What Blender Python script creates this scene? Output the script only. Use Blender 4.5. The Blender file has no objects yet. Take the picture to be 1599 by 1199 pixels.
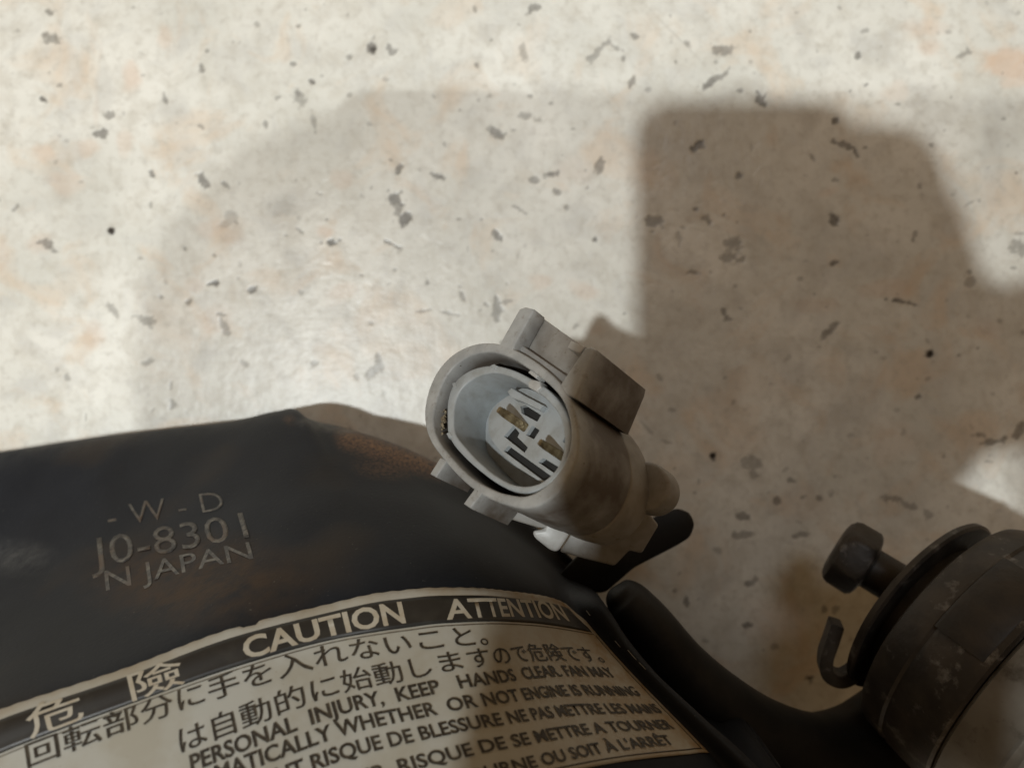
import bpy, bmesh, math, random
import numpy as np
from mathutils import Vector, Matrix, noise
random.seed(7)
SC = bpy.context.scene
COL = SC.collection

# ------------------------------------------------------------------ camera, light, exposure
CAM_H = 0.30                       # lens height above the floor, metres
LENS, SENSOR = 26.0, 36.0
PXF = LENS / SENSOR * 1599.0
cd = bpy.data.cameras.new('camera'); cam = bpy.data.objects.new('camera', cd); COL.objects.link(cam)
cam.location = (0, 0, CAM_H)
cd.lens = LENS; cd.sensor_width = SENSOR; cd.sensor_fit = 'HORIZONTAL'
cd.clip_start = 0.002; cd.clip_end = 50
cd.dof.use_dof = True; cd.dof.focus_distance = 0.186; cd.dof.aperture_fstop = 11.5
SC.camera = cam

SC.view_settings.view_transform = 'Standard'; SC.view_settings.look = 'None'
SC.view_settings.gamma = 1.0; SC.view_settings.exposure = 0.0

world = bpy.data.worlds.new('World'); SC.world = world; world.use_nodes = True
bg = world.node_tree.nodes['Background']
bg.inputs['Color'].default_value = (1.0, 0.65, 0.34, 1); bg.inputs['Strength'].default_value = 0.275

def bulb(name, loc, power, col, radius):
    l = bpy.data.lights.new(name, 'POINT'); l.energy = power; l.color = col; l.shadow_soft_size = radius
    o = bpy.data.objects.new(name, l); o.location = loc; COL.objects.link(o); return o
bulb('key_lamp', (-0.60, -0.15, 2.3), 134, (0.955, 1.0, 1.0), 0.035)
bulb('side_lamp', (0.20, -0.18, 2.3), 66, (0.96, 1.0, 1.0), 0.012)
ld = bpy.data.lights.new('cool_lamp', 'AREA'); ld.energy = 6.5; ld.color = (0.86, 0.93, 1.0); ld.shape = 'RECTANGLE'
ld.size = 0.60; ld.size_y = 0.36
lo = bpy.data.objects.new('cool_lamp', ld); lo.location = (0.10, 0.90, 2.3); lo.rotation_euler = (math.radians(-18), 0, 0)
COL.objects.link(lo)

# ------------------------------------------------------------------ helpers
def P(px, py, d):
    "world point seen at photo pixel (px, py), d metres in front of the lens plane"
    return Vector(((px - 799.5) * d / PXF, (599.5 - py) * d / PXF, CAM_H - d))

def tag(o, label=None, cat=None, group=None, kind=None):
    if label: o['label'] = label
    if cat: o['category'] = cat
    if group: o['group'] = group
    if kind: o['kind'] = kind
    return o

def empty(name, mat=None):
    o = bpy.data.objects.new(name, None); COL.objects.link(o); o.empty_display_size = 0.01
    if mat is not None: o.matrix_world = mat
    return o

def link_mesh(name, me, m, parent=None, smooth=True, angle=40):
    o = bpy.data.objects.new(name, me); COL.objects.link(o)
    if m: me.materials.append(m)
    if parent: o.parent = parent
    if smooth:
        me.shade_smooth()
        try: me.set_sharp_from_angle(angle=math.radians(angle))
        except Exception: pass
    return o

def from_bm(name, bm, m, parent=None, smooth=True, angle=40):
    bmesh.ops.recalc_face_normals(bm, faces=bm.faces)
    me = bpy.data.meshes.new(name); bm.to_mesh(me); bm.free()
    return link_mesh(name, me, m, parent, smooth, angle)

def smooth_loop(pts, n=6):
    out = []; k = len(pts)
    for i in range(k):
        p0, p1, p2, p3 = (Vector(pts[(i + j - 1) % k]) for j in range(4))
        for s in range(n):
            t = s / n
            out.append(0.5 * ((2 * p1) + (p2 - p0) * t + (2 * p0 - 5 * p1 + 4 * p2 - p3) * t * t + (3 * p1 - p0 - 3 * p2 + p3) * t ** 3))
    return out

def prism(name, outer, holes, z0, z1, bevel, m, parent=None, angle=35, res=2):
    "outline with holes, extruded between two heights of the local frame, edges rounded"
    cu = bpy.data.curves.new(name, 'CURVE'); cu.dimensions = '2D'; cu.fill_mode = 'BOTH'
    for loop in [outer] + list(holes):
        sp = cu.splines.new('POLY'); sp.points.add(len(loop) - 1); sp.use_cyclic_u = True
        for q, p in zip(sp.points, loop): q.co = (p[0], p[1], 0, 1)
    h = (z1 - z0) / 2
    cu.extrude = max(h - bevel, 1e-5); cu.bevel_depth = bevel; cu.bevel_resolution = res; cu.offset = -bevel
    tmp = bpy.data.objects.new('tmp', cu); COL.objects.link(tmp)
    dg = bpy.context.evaluated_depsgraph_get()
    me = bpy.data.meshes.new_from_object(tmp.evaluated_get(dg))
    bpy.data.objects.remove(tmp); bpy.data.curves.remove(cu)
    me.materials.clear(); me.name = name
    me.transform(Matrix.Translation((0, 0, (z0 + z1) / 2)))
    bm = bmesh.new(); bm.from_mesh(me); bmesh.ops.remove_doubles(bm, verts=bm.verts, dist=1e-6)
    bm.to_mesh(me); bm.free()
    return link_mesh(name, me, m, parent, True, angle)

def lathe(name, prof, m, parent=None, seg=96, a0=0, a1=2 * math.pi, angle=30, jitter=0):
    "profile of (t, r) turned about the local z axis"
    bm = bmesh.new(); full = abs(a1 - a0 - 2 * math.pi) < 1e-6
    n = seg if full else seg + 1; rings = []
    for t, r in prof:
        ring = []
        for i in range(n):
            a = a0 + (a1 - a0) * i / seg
            rr = r
            if jitter: rr += jitter * noise.noise(Vector((math.cos(a) * 3, math.sin(a) * 3, t * 60)))
            ring.append(bm.verts.new((rr * math.cos(a), rr * math.sin(a), t)))
        rings.append(ring)
    for A, B in zip(rings, rings[1:]):
        for i in range(n if full else n - 1):
            j = (i + 1) % n
            bm.faces.new((A[i], A[j], B[j], B[i]))
    if not full:
        for i in (0, n - 1):
            try: bm.faces.new([R[i] for R in rings])
            except Exception: pass
    return from_bm(name, bm, m, parent, True, angle)

def axis_frame(c, a, up=Vector((0, 0, 1))):
    a = a.normalized(); x = up.cross(a).normalized(); y = a.cross(x)
    M = Matrix((x, y, a)).transposed().to_4x4(); M.translation = c
    return M

# ------------------------------------------------------------------ materials
class NT:
    def __init__(s, name):
        s.m = bpy.data.materials.new(name); s.m.use_nodes = True; s.t = s.m.node_tree
        s.b = s.t.nodes['Principled BSDF']
    def n(s, typ, **kw):
        x = s.t.nodes.new(typ)
        for k, v in kw.items():
            if k in x.inputs: x.inputs[k].default_value = v
            else: setattr(x, k, v)
        return x
    def l(s, a, b): s.t.links.new(a, b)
    def obj(s): return s.n('ShaderNodeTexCoord').outputs['Object']
    def noise(s, scale, detail=4, rough=.55, vec=None, dist=0.0):
        x = s.n('ShaderNodeTexNoise', Scale=scale, Detail=detail, Roughness=rough, Distortion=dist)
        s.l(vec or s.obj(), x.inputs['Vector']); return x.outputs['Fac']
    def ramp(s, fac, a, b, ca=(0, 0, 0, 1), cb=(1, 1, 1, 1)):
        x = s.n('ShaderNodeValToRGB'); s.l(fac, x.inputs[0])
        e = x.color_ramp.elements; e[0].position = a; e[1].position = b; e[0].color = ca; e[1].color = cb
        return x.outputs[0]
    def mix(s, fac, a, b, mode='MIX'):
        x = s.n('ShaderNodeMix', data_type='RGBA', blend_type=mode)
        for v, i in ((fac, 0), (a, 6), (b, 7)):
            if hasattr(v, 'is_output'): s.l(v, x.inputs[i])
            else: x.inputs[i].default_value = v if i == 0 else (*v, 1)
        return x.outputs[2]
    def bump(s, h, strength, dist):
        x = s.n('ShaderNodeBump', Strength=strength, Distance=dist); s.l(h, x.inputs['Height'])
        s.l(x.outputs[0], s.b.inputs['Normal'])
    def math(s, op, a, b):
        x = s.n('ShaderNodeMath', operation=op)
        for v, i in ((a, 0), (b, 1)):
            if hasattr(v, 'is_output'): s.l(v, x.inputs[i])
            else: x.inputs[i].default_value = v
        return x.outputs[0]

def plain(name, col, rough, col2=None, scale=300, lo=.45, hi=.65, bump=0, bscale=1500, metal=0, spec=.5, col3=None, s3=90, lo3=.55, hi3=.7):
    t = NT(name); c = col
    t.b.inputs['Roughness'].default_value = rough; t.b.inputs['Metallic'].default_value = metal
    t.b.inputs['Specular IOR Level'].default_value = spec
    out = None
    if col2: out = t.mix(t.ramp(t.noise(scale), lo, hi), col, col2)
    if col3: out = t.mix(t.ramp(t.noise(s3, 6, .65), lo3, hi3), out if out is not None else col, col3)
    if out is not None: t.l(out, t.b.inputs['Base Color'])
    else: t.b.inputs['Base Color'].default_value = (*c, 1)
    if bump: t.bump(t.noise(bscale, 3), bump, .0003)
    return t.m

M = {}
# housing: dusty black plastic with brown grime patches and light scuffs
t = NT('housing_plastic'); b = t.b
g1 = t.noise(45, 6, .65); g2 = t.noise(900, 2, .6); g3 = t.noise(16, 3, .5)
c = t.mix(t.ramp(g1, .3, .75), (.010, .0118, .0155), (.015, .0175, .0225))
c = t.mix(t.ramp(g3, .56, .70), c, (.030, .024, .019))
rust = t.n('ShaderNodeAttribute', attribute_name='rust').outputs['Fac']
rn = t.math('MULTIPLY', rust, t.ramp(t.noise(950, 6, .85), .44, .56))
c = t.mix(rn, c, (.27, .15, .075))
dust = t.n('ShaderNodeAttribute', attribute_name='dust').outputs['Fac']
stn = t.n('ShaderNodeAttribute', attribute_name='stain').outputs['Fac']
c = t.mix(t.math('MULTIPLY', stn, t.ramp(t.noise(120, 5, .7), .3, .6)), c, (.050, .031, .018))
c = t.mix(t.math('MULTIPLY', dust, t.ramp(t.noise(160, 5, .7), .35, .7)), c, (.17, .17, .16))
sc_ = t.ramp(t.noise(1300, 2, .5), .72, .76)
c = t.mix(t.math('MULTIPLY', sc_, .3), c, (.2, .19, .17))
t.l(c, b.inputs['Base Color']); b.inputs['Roughness'].default_value = .55; b.inputs['Specular IOR Level'].default_value = .13
t.bump(g2, .35, .0002); M['housing'] = t.m

M['black'] = plain('black_rubber', (.008, .008, .008), .55, (.014, .013, .012), 120, bump=.2, bscale=700, spec=.3)
# connector plastics
t = NT('connector_plastic')
c = t.mix(t.ramp(t.noise(160, 5, .6), .4, .65), (.27, .275, .27), (.35, .355, .345))
c = t.mix(t.math('MULTIPLY', t.ramp(t.noise(420, 5, .7), .55, .72), .55), c, (.13, .10, .07))
c = t.mix(t.ramp(t.noise(1100, 2, .5), .73, .78), c, (.06, .045, .03))
sep = t.n('ShaderNodeSeparateXYZ'); t.l(t.obj(), sep.inputs[0])     # brown barrel shade put into the colour, starting just behind the mouth's rim
barrel_shade = t.n('ShaderNodeMapRange'); barrel_shade.inputs[1].default_value = -.0007; barrel_shade.inputs[2].default_value = -.0050
t.l(sep.outputs['Z'], barrel_shade.inputs[0])
c = t.mix(t.math('MULTIPLY', barrel_shade.outputs[0], t.ramp(t.noise(90, 4, .6), .15, .55)), c, (.090, .074, .060), 'MIX')
t.l(c, t.b.inputs['Base Color']); t.b.inputs['Roughness'].default_value = .45; t.b.inputs['Specular IOR Level'].default_value = .35
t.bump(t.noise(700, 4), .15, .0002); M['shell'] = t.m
M['rear'] = plain('rear_grey_plastic', (.24, .23, .21), .5, (.18, .165, .145), 200, .42, .68, .15, 700, col3=(.13, .10, .07), s3=500, lo3=.62, hi3=.74)
M['collar'] = plain('pale_grey_plastic', (.33, .355, .365), .45, (.26, .27, .262), 260, .45, .7, .1, 900, col3=(.16, .14, .11), s3=900, lo3=.68, hi3=.78)
M['white_clip'] = plain('white_clip_plastic', (.40, .40, .385), .4, (.33, .325, .305), 300, .45, .7, .1, 900)
M['grime'] = plain('brown_grime', (.10, .075, .045), .8, (.30, .25, .17), 700, .4, .65, .8, 1200)
M['brass'] = plain('tarnished_brass', (.13, .095, .05), .36, (.27, .22, .13), 500, .4, .65, .4, 1500, metal=.75, col3=(.10, .05, .03), s3=700)
M['hole'] = plain('cavity_black', (.012, .013, .013), .7)
# steel / rubber of the mount
M['steel'] = plain('dark_oily_steel', (.034, .030, .026), .45, (.060, .050, .040), 110, .42, .66, .5, 500, metal=.25, spec=.35, col3=(.19, .18, .165), s3=190, lo3=.57, hi3=.74)
M['steel_dark'] = plain('black_steel', (.018, .016, .014), .5, (.034, .027, .020), 140, .42, .66, .4, 600, metal=.2)
M['can'] = plain('stained_grey_metal', (.165, .155, .135), .5, (.085, .075, .06), 60, .40, .66, .35, 420, metal=.35, col3=(.05, .042, .032), s3=130, lo3=.58, hi3=.72)
# label
t = NT('label_paper')
c = t.mix(t.ramp(t.noise(60, 4, .6), .42, .62), (.40, .40, .36), (.345, .33, .275))
ed = t.n('ShaderNodeAttribute', attribute_name='grime').outputs['Fac']
c = t.mix(t.math('MULTIPLY', ed, t.ramp(t.noise(140, 5, .65), .3, .65)), c, (.26, .17, .075))
c = t.mix(t.math('MULTIPLY', t.ramp(t.noise(1500, 3, .6), .66, .74), .35), c, (.2, .15, .09))
t.l(c, t.b.inputs['Base Color']); t.b.inputs['Roughness'].default_value = .42
t.bump(t.noise(400, 3), .1, .0002); M['label'] = t.m
M['ink'] = plain('black_ink', (.024, .020, .015), .5, (.060, .050, .034), 700, .45, .7)
M['ink_grey'] = plain('faded_ink', (.10, .085, .06), .5, (.19, .165, .12), 600, .45, .7)
M['band'] = plain('header_ink', (.016, .015, .013), .42, (.028, .026, .021), 200, .45, .7, col3=(.16, .13, .09), s3=500, lo3=.70, hi3=.78)
M['cream_text'] = plain('cream_lettering', (.40, .37, .30), .45, (.34, .29, .21), 400, .4, .7)
# raised lettering, worn
t = NT('worn_raised_plastic')
c = t.mix(t.ramp(t.noise(330, 5, .75), .44, .60), (.026, .025, .025), (.125, .118, .10))
c = t.mix(t.ramp(t.noise(70, 3, .6), .5, .62), c, (.075, .052, .035))
t.l(c, t.b.inputs['Base Color']); t.b.inputs['Roughness'].default_value = .5; M['emboss'] = t.m

# floor
t = NT('speckled_floor'); b = t.b
co = t.obj()
big = t.noise(14, 5, .6, co); mid = t.noise(48, 5, .6, co, .6); fin = t.noise(260, 4, .6, co); ora = t.noise(34, 5, .55, co, .8)
c = t.mix(t.ramp(big, .38, .62), (.60, .595, .54), (.735, .725, .665))
md2 = t.noise(95, 6, .65, co, .4)
c = t.mix(t.math('MULTIPLY', t.ramp(mid, .50, .66), .42), c, (.47, .465, .44))
c = t.mix(t.math('MULTIPLY', t.ramp(md2, .47, .66), .5), c, (.50, .47, .40))
c = t.mix(t.math('MULTIPLY', t.ramp(ora, .53, .68), .5), c, (.62, .48, .34))
c = t.mix(t.math('MULTIPLY', t.ramp(fin, .50, .70), .38), c, (.40, .375, .32))
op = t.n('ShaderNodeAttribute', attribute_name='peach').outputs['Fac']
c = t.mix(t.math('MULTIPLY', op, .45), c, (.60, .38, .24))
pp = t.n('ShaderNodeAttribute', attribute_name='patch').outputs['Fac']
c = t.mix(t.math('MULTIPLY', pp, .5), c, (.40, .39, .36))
pit = t.n('ShaderNodeAttribute', attribute_name='pit').outputs['Fac']
pc = t.mix(t.ramp(t.noise(500, 3, .6, co), .35, .65), (.055, .048, .038), (.165, .155, .14))
c = t.mix(pit, c, pc)
dk = t.n('ShaderNodeAttribute', attribute_name='dark').outputs['Fac']
c = t.mix(dk, c, (.030, .024, .018))
t.l(c, b.inputs['Base Color'])
b.inputs['Roughness'].default_value = .35; b.inputs['Specular IOR Level'].default_value = .35
hb = t.math('ADD', t.math('MULTIPLY', t.noise(75, 4, .55, co), 1.0), t.math('MULTIPLY', t.noise(380, 3, .5, co), .22))
t.bump(hb, .4, .0010); M['floor'] = t.m

# ------------------------------------------------------------------ the floor: pitted, speckled sheet
# (x, y, length, width, angle in degrees, depth of colour, kind) in photo pixels on the floor plane
SPK = [
 (77,20,13,9,0,.6),(77,60,26,15,10,.6),(66,155,15,7,20,.9),(92,134,9,5,-20,.5),(172,180,13,10,0,.6),(160,209,22,12,0,.7),(258,155,20,6,70,.6),
 (314,107,12,7,80,.6),(315,199,10,5,30,.5),(415,195,14,6,80,.55),(459,100,13,6,10,.6),(487,128,13,7,60,.8),(469,155,30,17,70,.45),(466,146,10,7,0,.7),
 (489,188,30,6,80,.45),(580,75,19,14,-30,.8),(611,79,20,13,80,.6),(546,90,8,6,0,.5),(547,148,8,5,0,.4),(602,124,9,5,0,.35),(743,101,9,7,80,.6),
 (774,208,26,13,20,.65),(617,308,24,18,70,.75),(622,325,30,14,70,.55),(632,341,22,17,0,.8),(623,265,17,9,-70,.7),(682,275,18,8,20,.7),(680,281,12,3,20,.3),
 (238,272,12,9,60,.7),(317,283,24,11,60,.7),(353,289,11,6,40,.6),(24,325,14,6,-50,.5),(75,383,25,13,25,.65),(357,342,26,14,-30,.3),(369,348,10,4,40,.5),
 (468,360,13,5,35,.5),(518,379,22,14,-20,.85),(442,325,34,20,0,.12),(612,381,26,5,30,.65),(777,367,18,9,50,.7),(752,343,7,6,0,.5),
 (333,442,14,9,0,.85),(288,387,12,7,40,.6),(219,404,12,6,-20,.4),(395,453,14,10,-40,.75),(295,470,9,7,0,.6),(253,464,8,6,40,.6),(469,457,8,6,0,.4),
 (226,499,26,19,10,.5),(175,484,22,9,45,.45),(346,491,18,5,10,.55),(349,510,30,8,60,.5),(382,567,13,6,20,.4),(230,565,28,7,-15,.45),
 (660,486,18,5,-10,.5),(705,490,32,4,12,.45),(722,459,20,7,75,.5),(775,485,32,18,-80,.55),(787,472,26,6,-10,.45),(586,579,34,13,-45,.45),(592,558,12,8,80,.5),
 (557,590,12,10,80,.4),(492,567,9,7,0,.4),(105,590,10,8,80,.45),(268,631,10,16,0,.5),(565,430,8,5,0,.5),(617,421,7,5,0,.5),(565,305,7,4,80,.3),
 (717,354,6,4,0,.3),(580,505,7,5,0,.4),(127,284,8,4,0,.3),(27,48,8,6,0,.3),(209,12,6,4,0,.4),(104,220,6,4,0,.3),
 # right half
 (833,14,24,11,-25,.65),(817,84,26,9,80,.4),(937,78,42,9,-50,.5),(925,88,22,7,-40,.5),(964,76,16,6,30,.5),(972,92,14,6,70,.5),(991,56,12,9,0,.65),
 (1074,68,13,7,50,.5),(1126,78,30,15,0,.6),(1118,97,5,4,0,.5),(1172,97,6,5,0,.4),(1106,131,22,9,-40,.7),(1122,122,36,9,-20,.6),(1135,115,16,7,-50,.55),
 (1187,155,20,14,50,.75),(1193,152,16,5,-60,.7),(1156,141,8,7,0,.6),(987,128,13,9,-60,.6),(1012,140,7,6,0,.4),(1340,87,14,8,-60,.65),(1352,134,11,8,0,.75),
 (1350,49,12,6,0,.45),(1507,85,20,6,-20,.5),(1512,80,6,12,0,.5),(935,262,26,13,-75,.6),(859,272,22,10,-15,.7),(833,281,12,9,0,.6),(872,299,14,8,0,.6),
 (820,181,18,9,0,.45),(860,162,10,8,0,.5),(842,188,9,5,0,.35),(803,203,9,5,0,.4),(810,326,20,6,30,.5),(884,325,7,6,0,.5),(929,376,9,7,0,.75),(918,293,6,5,0,.6),
 (1088,229,26,9,-45,.8),(1096,226,12,7,60,.6),(1153,276,15,9,-15,.7),(1303,188,10,9,0,.8),(1316,226,30,11,15,.7),(1337,238,14,6,60,.7),(1351,231,10,5,-10,.6),
 (1268,245,17,5,55,.5),(1303,341,17,18,0,.8),(1021,347,26,21,-40,.6),(1103,342,18,11,50,.6),(1087,327,11,6,0,.7),(1143,384,24,22,-70,.5),(1141,402,26,16,-10,.5),
 (1157,405,8,8,0,.5),(1060,374,8,22,0,.35),(1302,411,16,8,-20,.8),(1081,426,19,7,10,.55),(1130,488,24,9,50,.65),(1138,499,14,8,10,.55),(1406,471,34,6,12,.8),
 (1295,516,28,10,-45,.6),(1429,366,11,8,-60,.5),(1426,375,5,5,0,.6),(1304,282,7,5,0,.5),(1434,253,7,5,0,.5),(1516,441,16,20,40,.4),(1513,425,8,6,0,.5),
 (1592,383,22,30,0,.5),(1514,318,20,4,-30,.35),(1113,712,12,11,0,.9),(1453,551,12,12,0,1.0),(1434,619,10,8,0,.7),(1448,592,9,4,-20,.4),(1497,555,5,4,0,.5),
 (1144,629,12,6,-60,.4),(1174,722,32,22,20,.45),(1177,742,16,12,80,.4),(1237,751,15,7,10,.55),(1213,784,13,10,-70,.6),(1252,777,8,6,0,.55),(1278,778,11,7,0,.55),
 (1226,733,12,6,-30,.3),(1162,807,22,12,10,.65),(1250,836,22,7,-5,.55),(1391,778,30,12,10,.5),(1415,788,34,10,20,.5),(1448,805,12,16,0,.45),(1531,679,12,9,0,.6),
 (1552,689,30,10,-10,.65),(1593,670,16,24,50,.6),(1228,560,20,7,-60,.3),(1297,768,10,6,0,.2),(1052,641,12,6,0,.4),(1165,976,13,10,0,.75),(1170,911,12,8,0,.6),
 (1052,922,13,8,60,.55),(1072,940,13,9,70,.6),(1178,905,9,9,0,.5),(1264,1058,14,14,0,.85),(1161,836,30,10,0,.5),(1250,835,8,6,0,.5),(1287,953,11,10,0,.6),(1305,952,9,14,0,.5),
 (1030,590,10,5,60,.4),(1010,668,26,4,50,.35),(1040,690,20,4,20,.35),(1480,50,8,5,0,.4),(1243,20,7,5,0,.3),(1590,20,10,6,0,.3),(1560,500,10,6,30,.4),(1380,560,9,5,0,.3),
 (1202,600,9,6,0,.3),(1100,1000,10,8,0,.4),(1210,1010,12,9,0,.4),(1120,860,12,7,20,.35),(1330,680,9,7,0,.3),(1400,640,8,6,0,.3),(1290,480,8,5,0,.3),
]
FINE = [(173,361,11,11,0,1),(1453,551,11,11,0,1),(1113,712,10,9,0,1),(667,442,7,7,0,.5),(583,77,10,7,0,.7),(1587,270,6,5,0,.6),(1050,455,5,4,0,.3)]
PEACH = [(208,118,30,44,0,.75),(70,237,30,26,0,.5),(140,227,42,30,0,.5),(195,220,26,40,0,.45),(97,287,42,30,0,.45),(504,362,34,22,0,.7),(257,55,22,34,0,.5),(332,355,40,30,-20,.4),
 (365,372,40,30,0,.3),(300,445,40,24,0,.35),(330,500,60,36,0,.3),(530,455,50,26,-25,.45),(535,280,30,24,0,.4),(150,520,30,40,0,.4),(0,400,26,40,0,.4),(1445,45,60,24,0,.4),
 (1448,78,30,36,0,.6),(1575,102,80,60,0,1.1),(1580,128,60,24,0,.7),(905,270,60,40,0,.3),(910,455,50,24,20,.5),(845,438,34,24,0,.5),(1295,300,14,40,70,.4),(1390,450,70,26,0,.45),
 (1280,475,60,24,0,.35),(1400,145,40,26,0,.35),(1400,690,80,60,0,.3),(1200,960,90,60,0,.25),(1260,790,80,50,0,.25),(150,175,60,8,90,.2),(65,380,40,30,0,.45),(90,285,40,30,0,.3),(1535,515,50,30,0,.35)]
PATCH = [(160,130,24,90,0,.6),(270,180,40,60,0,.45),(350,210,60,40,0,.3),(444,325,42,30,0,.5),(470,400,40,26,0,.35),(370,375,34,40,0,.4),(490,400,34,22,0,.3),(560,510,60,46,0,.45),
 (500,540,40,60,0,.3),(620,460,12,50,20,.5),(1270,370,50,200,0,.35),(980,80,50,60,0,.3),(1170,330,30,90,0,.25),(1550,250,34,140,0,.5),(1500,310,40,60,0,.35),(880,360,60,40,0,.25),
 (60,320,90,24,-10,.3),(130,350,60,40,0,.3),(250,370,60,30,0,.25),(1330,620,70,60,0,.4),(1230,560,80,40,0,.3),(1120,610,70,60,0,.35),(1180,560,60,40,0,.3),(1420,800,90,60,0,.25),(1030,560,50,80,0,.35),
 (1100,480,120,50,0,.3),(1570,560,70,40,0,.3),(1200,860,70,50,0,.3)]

def build_floor():
    step = 0.00058
    hx, hy = 0.235, 0.185
    nx, ny = int(2 * hx / step) + 1, int(2 * hy / step) + 1
    xs = np.linspace(-hx, hx, nx); ys = np.linspace(-hy, hy, ny)
    X, Y = np.meshgrid(xs, ys)
    k = PXF / CAM_H
    rng = np.random.default_rng(3)
    def field(scale, seed):
        r = np.random.default_rng(seed); f = np.zeros_like(X)
        for o in range(3):
            g = r.random((int(2 * hy * scale) + 3, int(2 * hx * scale) + 3))
            gx = (X + hx) * scale; gy = (Y + hy) * scale
            ix = gx.astype(int); iy = gy.astype(int); fx = gx - ix; fy = gy - iy
            fx = fx * fx * (3 - 2 * fx); fy = fy * fy * (3 - 2 * fy)
            f += (g[iy, ix] * (1 - fx) * (1 - fy) + g[iy, ix + 1] * fx * (1 - fy) + g[iy + 1, ix] * (1 - fx) * fy + g[iy + 1, ix + 1] * fx * fy - .5) / (2 ** o)
            scale *= 2
        return f
    fn = field(520, 1); fs = field(130, 2)
    def paint(lst, soft, wob, fld, grow=1.0):
        A = np.zeros_like(X)
        for (px, py, L, W, ang, s) in lst:
            cx = (px - 799.5) / k; cy = (599.5 - py) / k
            a = math.radians(-ang); L2 = L / k / 2 * grow; W2 = W / k / 2 * grow
            R = max(L2, W2) * 2.4
            i0 = max(0, int((cx - R + hx) / step)); i1 = min(nx, int((cx + R + hx) / step) + 2)
            j0 = max(0, int((cy - R + hy) / step)); j1 = min(ny, int((cy + R + hy) / step) + 2)
            if i1 <= i0 or j1 <= j0: continue
            sx = X[j0:j1, i0:i1] - cx; sy = Y[j0:j1, i0:i1] - cy
            u = (sx * math.cos(a) + sy * math.sin(a)) / L2; v = (-sx * math.sin(a) + sy * math.cos(a)) / W2
            q = np.sqrt(u * u + v * v) + fld[j0:j1, i0:i1] * wob
            val = np.clip((1.0 + soft - q) / (2 * soft), 0, 1); val = val * val * (3 - 2 * val) * s
            A[j0:j1, i0:i1] = np.maximum(A[j0:j1, i0:i1], val)
        return A
    extra = []
    for i in range(330):           # faint small marks between the bigger ones
        extra.append((rng.uniform(-60, 1660), rng.uniform(-60, 1260), rng.uniform(3, 10), rng.uniform(3, 6), rng.uniform(-90, 90), rng.uniform(.15, .55)))
    pit = paint(SPK + extra, .22, 1.15, fn, 1.06)
    dents = []
    for i in range(260):
        x = rng.uniform(480, 1200); y = rng.uniform(0, 480)
        dents.append((x, y, rng.uniform(6, 22), rng.uniform(4, 8), rng.uniform(-90, 90), rng.uniform(.15, .5)))
    dent = paint(dents, .4, .8, fn)
    line = paint([(1062, 62, 175, 1.4, 45, .45)], .5, .2, fn)
    pit = np.maximum(pit, line)
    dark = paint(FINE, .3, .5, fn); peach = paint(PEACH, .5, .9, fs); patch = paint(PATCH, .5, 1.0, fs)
    Z = -0.00022 * np.clip(pit, 0, 1) - .00020 * dent + 0.00003 * fs
    e = np.minimum(np.minimum((X + hx), (hx - X)), np.minimum((Y + hy), (hy - Y))); Z *= np.clip(e / .004, 0, 1)
    co = np.stack([X, Y, Z], -1).reshape(-1, 3)
    B = 2.5
    outer = np.array([(-B, -B, 0), (B, -B, 0), (B, B, 0), (-B, B, 0)])
    allc = np.concatenate([co, outer])
    idx = np.arange(nx * ny).reshape(ny, nx)
    q = np.stack([idx[:-1, :-1], idx[:-1, 1:], idx[1:, 1:], idx[1:, :-1]], -1).reshape(-1, 4)
    o = nx * ny; c00, c10, c11, c01 = idx[0, 0], idx[0, -1], idx[-1, -1], idx[-1, 0]
    q2 = np.array([(o, o + 1, c10, c00), (o + 1, o + 2, c11, c10), (o + 2, o + 3, c01, c11), (o + 3, o, c00, c01)])
    q = np.concatenate([q, q2])
    me = bpy.data.meshes.new('floor')
    me.vertices.add(len(allc)); me.vertices.foreach_set('co', allc.astype(np.float32).ravel())
    me.loops.add(q.size); me.loops.foreach_set('vertex_index', q.astype(np.int32).ravel())
    me.polygons.add(len(q)); me.polygons.foreach_set('loop_start', (np.arange(len(q)) * 4).astype(np.int32))
    me.update(calc_edges=True)
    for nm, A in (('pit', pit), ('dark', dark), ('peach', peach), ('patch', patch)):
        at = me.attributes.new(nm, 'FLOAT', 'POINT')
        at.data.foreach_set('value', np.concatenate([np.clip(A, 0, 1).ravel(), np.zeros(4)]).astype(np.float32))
    o = link_mesh('floor', me, M['floor'], None, False); me.shade_smooth()
    o['kind'] = 'structure'
build_floor()

# ------------------------------------------------------------------ housing: one swept shell given by a control grid
UU = [-14, -8.3, -4.4, 0, 3.25, 5.6, 6.6, 7.3, 8.5, 12.75, 17, 18.6, 20.2]
VV = [-1.0, -.5, 0, .18, 1.0, 1.6]
ROWS = [
 [(-200,737),(0,706),(145,684),(290,667),(372,657),(432,643),(461,640),(478,654),(530,668),(650,711),(790,790),(850,838),(900,890)],
 [(-190,950),(5,895),(165,850),(325,808),(440,780),(508,768),(534,765),(558,764),(600,765),(715,790),(830,855),(880,892),(930,925)],
 [(-180,1185),(10,1105),(190,1046),(362,982),(500,947),(593,926),(630,922),(659,919),(705,918),(800,924),(870,937),(897,948),(952,955)],
 [(-175,1262),(25,1170),(203,1103),(377,1042),(515,1003),(608,987),(645,982),(674,978),(720,975),(820,975),(902,986),(933,992),(984,1003)],
 [(-170,1640),(40,1540),(240,1450),(450,1350),(600,1285),(702,1251),(745,1239),(772,1231),(820,1220),(955,1192),(1075,1178),(1107,1176),(1172,1188)],
]
ROWS.append([(a[0] + (a[0] - b[0]) * .7, a[1] + (a[1] - b[1]) * .7) for a, b in zip(ROWS[4], ROWS[3])])
BASE_D = [.252, .208, .165, .160, .138, .125]
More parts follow.
